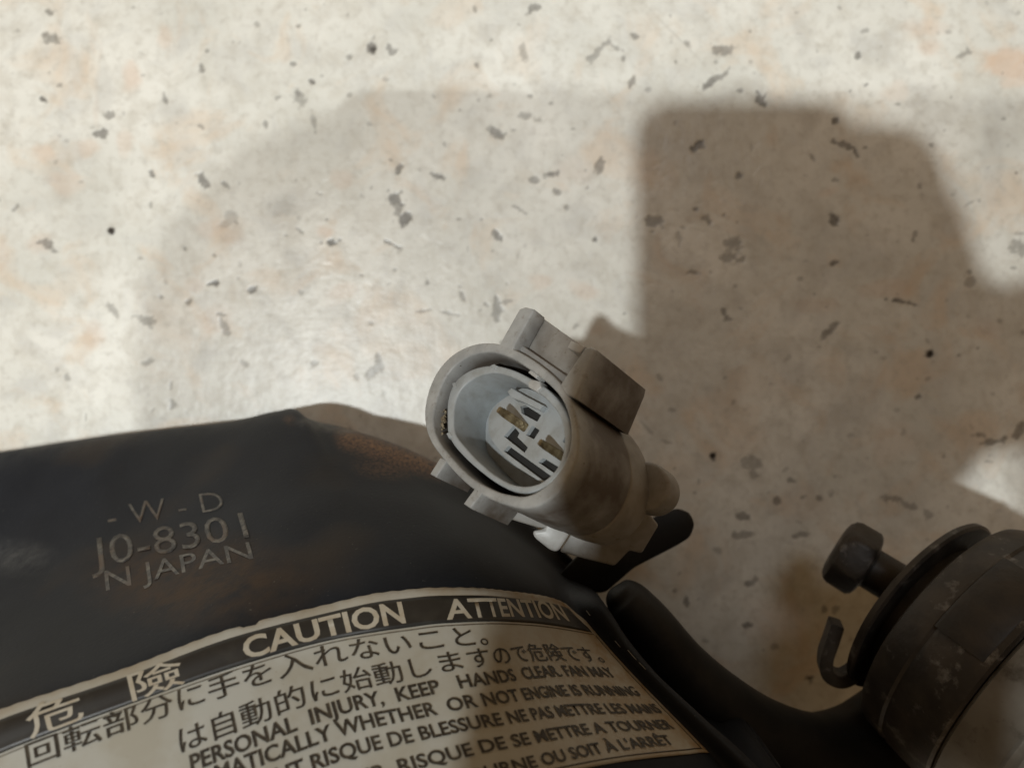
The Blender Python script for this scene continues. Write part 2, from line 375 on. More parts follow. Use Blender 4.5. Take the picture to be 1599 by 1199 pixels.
def near(u, j): return .024 * max(0, min(1, (3 - u) / 14)) * (0, .4, 1, 1, 1, 1)[j]
def dep(u, j):
    if j == 1: return .208 + .052 * (1 - math.cos(max(-.9, min(1.4, .07 * (u - 1))))) + .020 * max(0, min(1, (4 - u) / 8))
    th = max(-.9, min(1.4, .070 * (u - 1)))
    return BASE_D[j] + .052 * (1 - math.cos(th)) * (1 if u > 1 else .3) - near(u, j)
FAR_D = [.290, .289, .288, .287, .284, .281, .280, .279, .276, .270, .264, .264, .268]
GRID = [[(x, y, FAR_D[i] if j == 0 else dep(UU[i], j)) for i, (x, y) in enumerate(r)] for j, r in enumerate(ROWS)]
# far end turns down to the floor, right flank too
GRID.insert(0, [(x + 2, y + 14, min(d + .015, .294)) for x, y, d in GRID[0]])
GRID.insert(0, [(x + 4, y + 40, .2985) for x, y, d in GRID[0]])
V2 = [-1.45, -1.10] + VV
U2 = UU + [20.75, 21.6]
for r, row in enumerate(GRID):
    x, y, d = row[-1]
    row.append((x - 6, y + 10, min(d + .022, .2975)))
    row.append((x - 22, y + 30, .2985))
G = np.array(GRID)        # rows, cols, 3

def herm(xs, P_, x):
    "cubic through unevenly spaced knots; P_ shape (n, k)"
    n = len(xs); i = int(np.clip(np.searchsorted(xs, x) - 1, 0, n - 2))
    h = xs[i + 1] - xs[i]; t = (x - xs[i]) / h
    def tan(k):
        if k == 0: return (P_[1] - P_[0]) / (xs[1] - xs[0])
        if k == n - 1: return (P_[-1] - P_[-2]) / (xs[-1] - xs[-2])
        a = (P_[k] - P_[k - 1]) / (xs[k] - xs[k - 1]); c = (P_[k + 1] - P_[k]) / (xs[k + 1] - xs[k])
        w = (xs[k] - xs[k - 1]) / (xs[k + 1] - xs[k - 1])
        return a * (1 - w) + c * w
    m0, m1 = tan(i) * h, tan(i + 1) * h
    return (2*t**3 - 3*t*t + 1) * P_[i] + (t**3 - 2*t*t + t) * m0 + (-2*t**3 + 3*t*t) * P_[i+1] + (t**3 - t*t) * m1
U2a, V2a = np.array(U2), np.array(V2)
def surf_px(u, v):
    rows = np.array([herm(U2a, G[j], u) for j in range(len(V2))])
    return herm(V2a, rows, v)
def surf(u, v):
    return P(*surf_px(u, v))
# fast lattice with bilinear lookup for text mapping
LU = np.linspace(-14, 21.6, 286); LV = np.linspace(-1.45, 1.6, 150)
COLS = [[herm(U2a, G[j], u) for j in range(len(V2))] for u in LU]
LAT = np.array([[herm(V2a, np.array(COLS[i]), v) for v in LV] for i in range(len(LU))])   # (u, v, 3) photo px + depth
LATW = np.stack([(LAT[..., 0] - 799.5) * LAT[..., 2] / PXF, (599.5 - LAT[..., 1]) * LAT[..., 2] / PXF, CAM_H - LAT[..., 2]], -1)
dU = np.gradient(LATW, axis=0); dV = np.gradient(LATW, axis=1)
NRM = np.cross(dV, dU); NRM /= np.linalg.norm(NRM, axis=-1, keepdims=True) + 1e-12
NRM *= np.sign((NRM * (np.array([0, 0, CAM_H]) - LATW)).sum(-1, keepdims=True) + 1e-12)
def look(A, u, v):
    fu = np.clip((u - LU[0]) / (LU[1] - LU[0]), 0, len(LU) - 1.001); fv = np.clip((v - LV[0]) / (LV[1] - LV[0]), 0, len(LV) - 1.001)
    i, j = int(fu), int(fv); a, c = fu - i, fv - j
    return A[i, j] * (1 - a) * (1 - c) + A[i + 1, j] * a * (1 - c) + A[i, j + 1] * (1 - a) * c + A[i + 1, j + 1] * a * c
def on_surf(u, v, h):
    p = look(LATW, u, v); n = look(NRM, u, v)
    return Vector(p + n / np.linalg.norm(n) * h)
SUB = (LU[:, None] <= 20.2) & (LV[None, :] >= -1.0)
def inv(px, py):
    "surface coordinates under a photo pixel"
    D = (LAT[..., 0] - px) ** 2 + (LAT[..., 1] - py) ** 2; D = np.where(SUB, D, 1e12)
    i, j = np.unravel_index(D.argmin(), D.shape)
    best = (1e12, 0, 0)
    for u in np.linspace(LU[max(i - 1, 0)], LU[min(i + 1, len(LU) - 1)], 13):
        for v in np.linspace(LV[max(j - 1, 0)], LV[min(j + 1, len(LV) - 1)], 13):
            q = look(LAT, u, v); e = (q[0] - px) ** 2 + (q[1] - py) ** 2
            if e < best[0]: best = (e, u, v)
    return best[1], best[2]

housing = empty('motor_housing', Matrix.Translation(P(500, 900, .298)))
tag(housing, 'large rounded black plastic fan housing carrying the cream caution label', 'fan housing')
HINV = housing.matrix_world.inverted()
def hpart(o, parent=housing):
    "parent a mesh written in world coordinates"
    o.parent = parent; o.matrix_parent_inverse = HINV if parent is housing else Matrix()
    return o

def build_shell():
    bm = bmesh.new(); nu, nv = len(LU), len(LV)
    grid = []
    for i in range(nu):
        col = []
        for j in range(nv):
            p = Vector(LATW[i, j]); n = Vector(NRM[i, j])
            p += n * (.00025 * noise.noise(p * 60))
            # thin raised lip where the far flank starts, left of the connector
            u, v = LU[i], LV[j]
            col.append(bm.verts.new(p))
        grid.append(col)
    for i in range(nu - 1):
        for j in range(nv - 1):
            bm.faces.new((grid[i][j], grid[i + 1][j], grid[i + 1][j + 1], grid[i][j + 1]))
    # close the left and near sides down to the floor
    for line in ([grid[0][j] for j in range(nv)], [grid[i][nv - 1] for i in range(nu)]):
        prev = None
        low = [bm.verts.new((v.co.x, v.co.y, .0015)) for v in line]
        for k in range(len(line) - 1):
            bm.faces.new((line[k], line[k + 1], low[k + 1], low[k]))
    me = bpy.data.meshes.new('shell'); bmesh.ops.recalc_face_normals(bm, faces=bm.faces); bm.to_mesh(me)
    EDGE = [(545, 682), (569, 688), (613, 706), (657, 720), (685, 728)]
    rust = np.zeros(len(me.vertices), np.float32); dust = np.zeros(len(me.vertices), np.float32); stain = np.zeros(len(me.vertices), np.float32)
    for i in range(nu):
        for j in range(nv):
            u, v = LU[i], LV[j]; px, py = LAT[i, j, 0], LAT[i, j, 1]; k = i * nv + j
            r = 0.0; pl = 0.0
            if u < 20 and v > -1.3:
                for (ax, ay), (bx, by) in zip(EDGE, EDGE[1:]):
                    q = max(0, min(1, ((px - ax) * (bx - ax) + (py - ay) * (by - ay)) / ((bx - ax) ** 2 + (by - ay) ** 2)))
                    dd = math.hypot(px - ax - q * (bx - ax), py - ay - q * (by - ay))
                    r = max(r, 1.0 * max(0, 1 - dd / 28))
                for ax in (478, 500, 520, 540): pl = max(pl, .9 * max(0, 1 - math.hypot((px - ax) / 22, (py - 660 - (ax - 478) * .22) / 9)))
                r = max(r, .5 * max(0, 1 - math.hypot((px - 610) / 70, (py - 728) / 26)), .35 * max(0, 1 - math.hypot((px - 452) / 14, (py - 655) / 10)))
            rust[k] = min(1, r)
            stain[k] = min(1, 1.6 * max(0, 1 - math.hypot((px - 310) / 210, (py - 905) / 85)))
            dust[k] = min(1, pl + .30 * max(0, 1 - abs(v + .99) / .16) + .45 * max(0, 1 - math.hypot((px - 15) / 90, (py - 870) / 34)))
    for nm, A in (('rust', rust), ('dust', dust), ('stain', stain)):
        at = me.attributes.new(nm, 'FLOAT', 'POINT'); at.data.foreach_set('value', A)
    bm.free()
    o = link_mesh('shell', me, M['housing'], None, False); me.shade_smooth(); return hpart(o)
build_shell()

# ------------------------------------------------------------------ label and lettering
def sheet(name, uvpoly, h, m, parent, nu=40, nv=12, thick=.0002, attr=None, jag=0):
    "a thin sheet over the housing between v-curves va(u), vb(u)"
    u0, u1, va, vb = uvpoly
    bm = bmesh.new(); g = []
    for i in range(nu + 1):
        u = u0 + (u1 - u0) * i / nu; a = va(u); c = vb(u)
        g.append([bm.verts.new(on_surf(u, a + (c - a) * j / nv, h)) for j in range(nv + 1)])
    for i in range(nu):
        for j in range(nv):
            bm.faces.new((g[i][j], g[i + 1][j], g[i + 1][j + 1], g[i][j + 1]))
    rim = [g[i][0] for i in range(nu + 1)] + [g[nu][j] for j in range(1, nv + 1)] + [g[i][nv] for i in range(nu - 1, -1, -1)] + [g[0][j] for j in range(nv - 1, 0, -1)]
    low = []
    for v in rim:
        n = (Vector((0, 0, CAM_H)) - v.co).normalized(); low.append(bm.verts.new(v.co - n * thick))
    for k in range(len(rim)):
        q = (k + 1) % len(rim); bm.faces.new((rim[k], low[k], low[q], rim[q]))
    bmesh.ops.recalc_face_normals(bm, faces=bm.faces)
    me = bpy.data.meshes.new(name); bm.to_mesh(me)
    if attr:
        A = np.zeros(len(me.vertices), np.float32)
        for i in range(nu + 1):
            for j in range(nv + 1): A[g[i][j].index] = attr(i / nu, j / nv)
        at = me.attributes.new('grime', 'FLOAT', 'POINT'); at.data.foreach_set('value', A)
    bm.free()
    return hpart(link_mesh(name, me, m, None, False), parent) if me.shade_smooth() is None else None

def corner_top(u):
    return 0.0 + (0.09 * max(0, (u - 17.9) / .7) if u > 17.9 else 0) + .0015 * math.sin(u * 9) + (.012 if 0.35 < u < .95 else 0)
def grime(s, t): 
    return min(1, max(0, 1 - t / .05) * .5 + max(0, (s - .62) / .38) * .75 + max(0, 1 - (1 - s) / .05) * .5)
label = sheet('warning_label', (-13.9, 18.6, corner_top, lambda u: 1.0), .00022, M['label'], housing, 220, 50, .0002, lambda s, t: grime(s, t))
tag(label, 'cream caution label with black header band and rows of print')
label_mi = Matrix()
def lpart(o):
    o.parent = label; o.matrix_parent_inverse = label.matrix_world.inverted(); return o
label.matrix_parent_inverse = HINV
bpy.context.view_layer.update()
LINV = Matrix()   # the label's own frame is the world frame
band = sheet('header_band', (-13.8, 18.25, lambda u: .040 + (.10 * max(0, (u - 17.7) / .55) if u > 17.7 else 0), lambda u: .172), .00033, M['band'], label, 160, 6, .0001)
sheet('border_line', (-13.8, 18.3, lambda u: .181, lambda u: .187), .00030, M['ink_grey'], label, 160, 1, .0001)
sheet('border_line', (18.33, 18.39, lambda u: .19, lambda u: .975), .00030, M['ink'], label, 1, 40, .0001)
sheet('border_line', (9, 18.33, lambda u: .967, lambda u: .975), .00030, M['ink'], label, 60, 1, .0001)

def text_mesh(s, bold):
    cu = bpy.data.curves.new('t', 'FONT'); cu.body = s; cu.size = 1; cu.resolution_u = 3; cu.offset = bold
    tmp = bpy.data.objects.new('t', cu); COL.objects.link(tmp)
    me = bpy.data.meshes.new_from_object(tmp.evaluated_get(bpy.context.evaluated_depsgraph_get()))
    bpy.data.objects.remove(tmp); bpy.data.curves.remove(cu)
    me.materials.clear()
    return me

def run(name, s, a, c, vh, m, parent, h=.00042, bold=.012, raised=0, height=.73, fade=None):
    "lettering between two baseline pixels; vh = letter height in surface v"
    me = text_mesh(s, bold)
    n = len(me.vertices)
    if n == 0: return
    co = np.zeros(n * 3, np.float32); me.vertices.foreach_get('co', co); co = co.reshape(-1, 3)
    x0, x1 = co[:, 0].min(), co[:, 0].max()
    (ua, va), (uc, vc) = inv(*a), inv(*c)
    bm = bmesh.new(); bm.from_mesh(me)
    # cut long edges so that strokes follow the curved surface
    for _ in range(2):
        es = [e for e in bm.edges if e.calc_length() > .35]
        if not es: break
        bmesh.ops.subdivide_edges(bm, edges=es, cuts=1)
    bmesh.ops.triangulate(bm, faces=bm.faces)
    if raised:
        r = bmesh.ops.extrude_face_region(bm, geom=bm.faces[:]); top = [g for g in r['geom'] if isinstance(g, bmesh.types.BMVert)]
        tops = set(top)
    for v in bm.verts:
        f = (v.co.x - x0) / (x1 - x0); u = ua + (uc - ua) * f; vv = va + (vc - va) * f - v.co.y / height * vh
        hh = h + (raised if raised and v in tops else 0)
        v.co = on_surf(u, vv, hh)
    if not raised:
        cpos = Vector((0, 0, CAM_H))
        bm.normal_update()
    nm = bpy.data.meshes.new(name); bmesh.ops.recalc_face_normals(bm, faces=bm.faces) if raised else None
    bm.to_mesh(nm); bm.free(); bpy.data.meshes.remove(me)
    return hpart(link_mesh(name, nm, m, None, False), parent)

# header: cream on black
run('header_lettering', '危', (48, 1150), (133, 1118), .118, M['cream_text'], label, bold=.006, height=.82)
run('header_lettering', '險', (207, 1092), (290, 1064), .118, M['cream_text'], label, bold=.006, height=.82)
run('header_lettering', 'CAUTION', (384, 1030), (634, 972), .098, M['cream_text'], label, bold=.026)
run('header_lettering', 'ATTENTION', (697, 968), (888, 970), .098, M['cream_text'], label, bold=.020)
# body print
T = M['ink']
JH = .088
run('print_line', '回転部分に手を入れないこと。', (45, 1198), (762, 1006), JH, T, label, bold=.004, height=.80)
run('print_line', 'は自動的に始動しますので危険です。', (283, 1175), (944, 1034), JH, T, label, bold=.004, height=.80)
run('print_line', 'PERSONAL  INJURY,  KEEP   HANDS  CLEAR. FAN MAY', (300, 1206), (962, 1058), .066, T, label, bold=.022)
run('print_line', 'AUTOMATICALLY WHETHER  OR NOT ENGINE IS RUNNING', (240, 1262), (1000, 1087), .066, T, label, bold=.022)
run('print_line', 'POUR EVITER TOUT RISQUE DE BLESSURE NE PAS METTRE LES MAINS', (170, 1330), (1034, 1114), .066, T, label, bold=.022)
run('print_line', 'DANS LE VENTILATEUR, RISQUE DE SE METTRE A TOURNER', (200, 1382), (1052, 1139), .066, T, label, bold=.022)
run('print_line', 'SANS QUE LE MOTEUR TOURNE OU SOIT À L\'ARRÊT', (330, 1390), (1052, 1163), .066, T, label, bold=.022)
# raised, worn characters moulded into the plastic
run('moulded_lettering', 'J0-8301', (143, 888), (390, 838), .125, M['emboss'], housing, h=.00004, bold=-.002, raised=.00009)
run('moulded_lettering', 'N JAPAN', (166, 922), (396, 872), .080, M['emboss'], housing, h=.00004, bold=0, raised=.00009)
run('moulded_lettering', '- W - D', (170, 825), (352, 795), .085, M['emboss'], housing, h=.00003, bold=-.010, raised=.00006)

for a, c in (((915, 953), (922, 961)), ((961, 1000), (968, 1010)), ((984, 1015), (993, 1030)), ((997, 1034), (1008, 1045)), ((1062, 1125), (1068, 1133))):
    (u0, v0), (u1, v1) = inv(*a), inv(*c)
    sheet('scratch', (min(u0, u1), min(u0, u1) + .035, lambda u, v0=v0: v0, lambda u, v1=v1: v1), .00006, M['collar'], housing, 2, 4, .00005)
# dark flat bar that the connector is clipped on, and small silver scuffs beside the label
def slab_px(name, pts, d0, thick, m, parent, bevel=.0008, smooth=0):
    "polygon of (px, py, depth) with thickness away from the lens; points in world space"
    if smooth: 
        pts = [tuple(p) for p in smooth_loop(pts, smooth)]
    bm = bmesh.new()
    top = [bm.verts.new(P(*p)) for p in pts]
    f = bm.faces.new(top)
    r = bmesh.ops.extrude_face_region(bm, geom=[f])
    for v in [g for g in r['geom'] if isinstance(g, bmesh.types.BMVert)]:
        v.co += (v.co - Vector((0, 0, CAM_H))).normalized() * thick
    bmesh.ops.recalc_face_normals(bm, faces=bm.faces)
    if bevel: bmesh.ops.bevel(bm, geom=[e for e in bm.edges], offset=bevel, segments=2, affect='EDGES', clamp_overlap=True, profile=.5)
    return from_bm(name, bm, m, parent, True, 45)

hpart(slab_px('mounting_bar', [(x,y,.236) for x,y in [(870,900),(900,868),(1035,800),(1058,793),(1077,800),(1085,818),(1078,838),(1060,850),(990,886),(945,925),(915,925)]], 0, .005, M['black'], None, .0012))

# ------------------------------------------------------------------ connector
CN = Vector((-.62, .41, .67)).normalized()
CC = P(781, 665, .172)
CF = axis_frame(CC, CN, Vector((0, 0, 1)))
conn = empty('electrical_connector', CF)
tag(conn, 'grey plastic electrical plug socket with two brass blades, above the black housing', 'connector')
CFI = CF.inverted(); CAMP = Vector((0, 0, CAM_H))
def cl(cx, cy, t, crop=True):
    "enlarged-view pixel of the connector -> local point on the plane t mm behind the mouth"
    px, py = (620 + cx / 2.724, 460 + cy / 2.724) if crop else (cx, cy)
    dr = P(px, py, 1.0) - CAMP
    o = CC - CN * (t / 1000)
    s = (o - CAMP).dot(CN) / dr.dot(CN)
    return CFI @ (CAMP + dr * s)
def loop(pts, t, smooth=5):
    L = [cl(x, y, t) for x, y in pts]
    return smooth_loop(L, smooth) if smooth else L
def cprism(name, outer, holes, t0, t1, bevel, m, smooth=5, tp=None, parent=None, hs=0):
    tp = t0 if tp is None else tp
    return prism(name, loop(outer, tp, smooth), [loop(h, tp, hs if hs is not None else smooth) for h in holes], -t1 / 1000, -t0 / 1000, bevel, m, parent or conn)

RIM = [(116,530),(125,435),(165,335),(235,255),(330,210),(430,208),(525,245),(622,310),(700,385),(748,470),(772,570),(768,680),(722,790),(650,870),(560,908),(470,895),(380,860),(288,798),(200,705),(140,620)]
RIN = [(152,530),(172,430),(220,330),(300,264),(392,244),(482,268),(580,330),(665,400),(712,470),(736,560),(732,650),(700,730),(645,800),(560,852),(480,850),(400,825),(308,770),(225,685),(170,610)]
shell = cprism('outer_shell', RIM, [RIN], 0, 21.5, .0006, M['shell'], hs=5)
# narrower rear sections
def scaled(pts, s, dx=0, dy=0):
    cx = sum(p[0] for p in pts) / len(pts); cy = sum(p[1] for p in pts) / len(pts)
    return [(cx + (x - cx) * s + dx, cy + (y - cy) * s + dy) for x, y in pts]
cprism('rear_section', scaled(RIM, .965, 16, 10), [], 21, 30.5, .0008, M['rear'], tp=0)
cprism('rear_neck', [(1072 + 104 * math.cos(k * .524), 822 + 104 * math.sin(k * .524)) for k in range(12)], [], 29, 35, .0010, M['rear'], tp=31)
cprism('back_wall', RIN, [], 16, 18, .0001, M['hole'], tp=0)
COL_O = [(212,540),(215,450),(245,372),(312,320),(400,300),(480,315),(562,352),(645,405),(705,475),(738,560),(735,650),(700,740),(630,818),(540,845),(440,812),(330,732),(250,652),(217,592)]
COL_I = [(240,540),(246,460),(278,395),(338,350),(408,333),(480,348),(552,384),(630,440),(690,515),(710,600),(700,690),(660,760),(595,805),(515,812),(432,778),(345,708),(275,632),(247,590)]
collar = cprism('inner_collar', COL_O, [COL_I], 2.6, 16, .0005, M['collar'], hs=5)
for q in ([(395,302),(412,294),(428,304),(415,318)], [(232,376),(248,372),(252,392),(238,398)], [(208,590),(222,582),(234,600),(220,612)]):
    cprism('key_rib', q, [], 2.4, 12, .0002, M['collar'], smooth=0, parent=conn)
cprism('collar_floor', COL_I, [], 15.2, 15.8, .0001, M['collar'], tp=2.6)
BF = [(388,560),(396,508),(430,462),(480,425),(540,398),(620,430),(700,500),(750,590),(762,680),(740,780),(700,835),(640,812),(560,765),(480,710),(420,642),(396,604)]
HO = [[(524,474),(546,470),(612,512),(596,540),(530,504)],
      [(454,602),(494,556),(520,588),(512,606),(556,650),(542,672)],
      [(452,664),(474,642),(656,772),(634,800)],
      [(600,712),(622,694),(716,750),(700,780)],
      [(704,624),(720,594),(740,608),(736,644)],
      [(575,556),(606,577),(582,614),(548,596)]]
block = cprism('terminal_block', BF, HO, 8.5, 15, .00008, M['collar'], hs=0)
cprism('slot_shade', scaled(BF, .97), [], 9.7, 10.1, .0001, M['hole'], tp=8.5)  # black sheet close under the openings, painted shade for the slots' depth
cprism('block_ridge', [(468,412),(486,396),(545,430),(622,470),(604,490),(528,452),(490,440)], [], 6.6, 8.7, .0002, M['collar'], smooth=0)
cprism('block_ridge', [(590,405),(612,395),(688,452),(706,500),(690,505),(640,450)], [], 4.5, 8.6, .0002, M['collar'], smooth=0)
cprism('collar_latch', [(555,372),(572,358),(608,366),(612,392),(590,412),(556,392)], [], 1.8, 5, .0005, M['white_clip'], smooth=0)
cprism('collar_latch', [(556,330),(570,318),(600,340),(590,356)], [], .8, 4, .0003, M['white_clip'], smooth=0)
cprism('block_ridge', [(655,455),(668,446),(726,520),(718,540)], [], 7.2, 8.7, .0002, M['collar'], smooth=0)

def blade(base, tip, tt):
    bm = bmesh.new()
    B0 = [cl(x, y, 11) for x, y in base]; B1 = [cl(x, y, tt + 1.8) for x, y in tip[0]]; B2 = [cl(x, y, tt) for x, y in tip[1]]
    rings = [[bm.verts.new(p) for p in r] for r in (B0, B1, B2)]
    for a, c in zip(rings, rings[1:]):
        for i in range(4): bm.faces.new((a[i], a[(i + 1) % 4], c[(i + 1) % 4], c[i]))
    bm.faces.new(rings[2]); bm.faces.new(rings[0])
    bmesh.ops.recalc_face_normals(bm, faces=bm.faces)
    bmesh.ops.bevel(bm, geom=bm.edges[:], offset=.00018, segments=2, affect='EDGES', clamp_overlap=True)
    bmesh.ops.subdivide_edges(bm, edges=[e for e in bm.edges if e.calc_length() > .002], cuts=5)
    for v in bm.verts: v.co += Vector((noise.noise(v.co * 2500), noise.noise(v.co * 2500 + Vector((5, 0, 0))), 0)) * .00006
    return from_bm('terminal_blade', bm, M['brass'], conn, True, 40)
def bl(base, tip, tt):
    dx, dy = tip[0] - base[0], tip[1] - base[1]; L = math.hypot(dx, dy); dx, dy = dx / L, dy / L
    def q(cx, cy, w, th):     # w across, th along the narrow side
        ax, ay = -dy, dx
        return [(cx + ax * w * a + dx * th * c, cy + ay * w * a + dy * th * c) for a, c in ((-1, -1), (1, -1), (1, 1), (-1, 1))]
    s1 = (tip[0] + (base[0] - tip[0]) * .16, tip[1] + (base[1] - tip[1]) * .16)
    blade(q(*base, 20, 10), (q(*s1, 18, 9), q(*tip, 13, 7)), tt)
bl((584, 592), (432, 488), 1.4)
bl((748, 718), (606, 626), 2.0)

# hollow latch above the mouth: leg, panel and block
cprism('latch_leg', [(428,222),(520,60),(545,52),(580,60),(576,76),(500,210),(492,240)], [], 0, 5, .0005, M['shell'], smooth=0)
cprism('latch_panel', [(490,222),(562,82),(580,70),(800,228),(742,400),(640,330)], [], 5, 7, .0003, M['rear'], smooth=0, tp=4)
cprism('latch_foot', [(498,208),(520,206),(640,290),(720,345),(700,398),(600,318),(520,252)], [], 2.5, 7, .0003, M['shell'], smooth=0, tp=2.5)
cprism('latch_tab', [(738,195),(800,220),(776,250),(722,226)], [], .2, 5, .0004, M['white_clip'], smooth=0)
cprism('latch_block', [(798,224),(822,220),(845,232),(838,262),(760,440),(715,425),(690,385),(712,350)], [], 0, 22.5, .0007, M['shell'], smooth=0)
# ribs, rail and clip underneath
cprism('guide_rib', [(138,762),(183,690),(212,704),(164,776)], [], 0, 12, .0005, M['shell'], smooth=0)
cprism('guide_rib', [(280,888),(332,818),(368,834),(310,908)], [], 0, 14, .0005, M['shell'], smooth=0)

def lslab(name, pts, thick, m, bevel=.0005):
    "polygon of (crop x, crop y, t mm) thickened downwards"
    bm = bmesh.new(); f = bm.faces.new([bm.verts.new(cl(*p)) for p in pts])
    r = bmesh.ops.extrude_face_region(bm, geom=[f])
    for v in [g for g in r['geom'] if isinstance(g, bmesh.types.BMVert)]:
        w = CF @ v.co; w += (w - CAMP).normalized() * thick; v.co = CFI @ w
    bmesh.ops.recalc_face_normals(bm, faces=bm.faces)
    bmesh.ops.bevel(bm, geom=bm.edges[:], offset=bevel, segments=3, affect='EDGES', clamp_overlap=True)
    return from_bm(name, bm, m, conn, True, 45)
def kslab(name, pts, d, thick, m, bevel):
    o = slab_px(name, [(620 + x / 2.724, 460 + y / 2.724, d) for x, y in pts], 0, thick, m, None, bevel)
    o.parent = conn; o.matrix_parent_inverse = CFI; return o
kslab('rail', [(345,832),(304,900),(420,936),(600,990),(660,1000),(760,960),(640,880),(470,880)], .1885, .0025, M['rear'], .0004)
kslab('clip_block', [(640,966),(626,996),(576,1003),(582,1030),(655,1088),(686,1092),(742,1006),(760,960),(700,930)], .1868, .005, M['white_clip'], .0010)
kslab('base_foot', [(750,1000),(692,1092),(800,1122),(925,1152),(988,1086),(1040,1100),(1112,980),(1050,900),(900,920),(800,940)], .1955, .006, M['rear'], .0006)
# grime packed between shell and collar on the left
bm = bmesh.new()
gp = [(178,440,190,455),(168,480,186,490),(164,520,190,530),(168,560,196,570),(190,420,208,430),(176,590,196,600)]
for k in range(90):
    s = random.random(); x = 178 + 16 * math.sin(s * 3) + random.uniform(-10, 12); y = 415 + s * 180
    c0 = cl(x, y, 3.4 + random.uniform(-.6, 1.2)); r = random.uniform(.00018, .00055)
    bmesh.ops.create_icosphere(bm, subdivisions=1, radius=r, matrix=Matrix.Translation(c0) @ Matrix.Diagonal((random.uniform(.6, 1.4), random.uniform(.6, 1.6), .6, 1)))
o = from_bm('dried_dirt', bm, M['grime'], conn); o['kind'] = 'stuff'

# ------------------------------------------------------------------ motor mount on the right
AX = Vector((.50, -.46, .74)).normalized()
MC = P(1432, 944, .240)
MF = axis_frame(MC, AX) @ Matrix.Scale(1.17, 4)
mount = empty('motor_mount', MF)
tag(mount, 'round dark steel motor mount with disc and grey metal can, at the lower right', 'motor mount')
lathe('flange_disc', [(0, .006), (0, .0268), (.0004, .0277), (.0018, .0279), (.0024, .0272), (.0024, .006)], M['steel'], mount, jitter=.0002)
lathe('neck', [(.0020, .0205), (.0085, .0205)], M['steel_dark'], mount)
lathe('mount_body', [(.0075, .010), (.0075, .0300), (.0082, .0316), (.0100, .0326), (.0150, .0334), (.0158, .0330), (.0170, .0336), (.0285, .0345), (.0292, .0338), (.0292, .0100)], M['steel'], mount, jitter=.0003)
lathe('metal_can', [(.0292, .0300), (.0294, .0332), (.0302, .0340), (.0400, .0342), (.0406, .0334), (.0415, .0332), (.0425, .0334), (.0440, .0322), (.0440, .001)], M['can'], mount, jitter=.0002)
# raised dark pad on the body, facing up
def pad(name, a0, a1, t0, t1, r0, r1, m):
    return lathe(name, [(t0, r0), (t0 + .0004, r1 - .0003), (t0 + .001, r1), (t1 - .001, r1), (t1 - .0004, r1 - .0003), (t1, r0)], m, mount, 30, a0, a1)
pad('body_pad', math.radians(60), math.radians(100), .0150, .0275, .0332, .0346, M['steel_dark'])
# hook clip
def ribbon(name, pts, width, thick, m, parent, toward):
    "flat strip swept along world points; width direction 'toward'"
    bm = bmesh.new(); rings = []
    pts = [Vector(p) for p in pts]
    fine = []
    for i in range(len(pts) - 1):
        p0 = pts[max(i - 1, 0)]; p1 = pts[i]; p2 = pts[i + 1]; p3 = pts[min(i + 2, len(pts) - 1)]
        for s in range(6):
            t = s / 6; fine.append(.5 * ((2 * p1) + (p2 - p0) * t + (2 * p0 - 5 * p1 + 4 * p2 - p3) * t * t + (3 * p1 - p0 - 3 * p2 + p3) * t ** 3))
    fine.append(pts[-1])
    for i, p in enumerate(fine):
        d = (fine[min(i + 1, len(fine) - 1)] - fine[max(i - 1, 0)]).normalized()
        n = d.cross(toward).normalized(); w = toward.normalized()
        rings.append([bm.verts.new(p + n * thick / 2 * a + w * width / 2 * c) for a, c in ((-1, -1), (1, -1), (1, 1), (-1, 1))])
    for a, c in zip(rings, rings[1:]):
        for k in range(4): bm.faces.new((a[k], a[(k + 1) % 4], c[(k + 1) % 4], c[k]))
    bm.faces.new(rings[0]); bm.faces.new(rings[-1])
    bmesh.ops.recalc_face_normals(bm, faces=bm.faces)
    bmesh.ops.bevel(bm, geom=[e for e in bm.edges if len(e.link_faces) == 2 and e.calc_face_angle(0) > .8], offset=.0003, segments=2, affect='EDGES')
    o = from_bm(name, bm, m, None, True, 40); o.parent = parent; o.matrix_parent_inverse = parent.matrix_world.inverted(); return o
bpy.context.view_layer.update()
def c5(x, y, d): return P(1100 + x / 2.862, 780 + y / 2.862, d)
ribbon('hook_clip', [c5(590, 545, .240), c5(566, 620, .240), c5(540, 700, .240), c5(546, 765, .240), c5(600, 795, .240), c5(655, 775, .240), c5(710, 720, .241)], .0072, .0040, M['steel'], mount, Vector((.25, .1, -.96)))
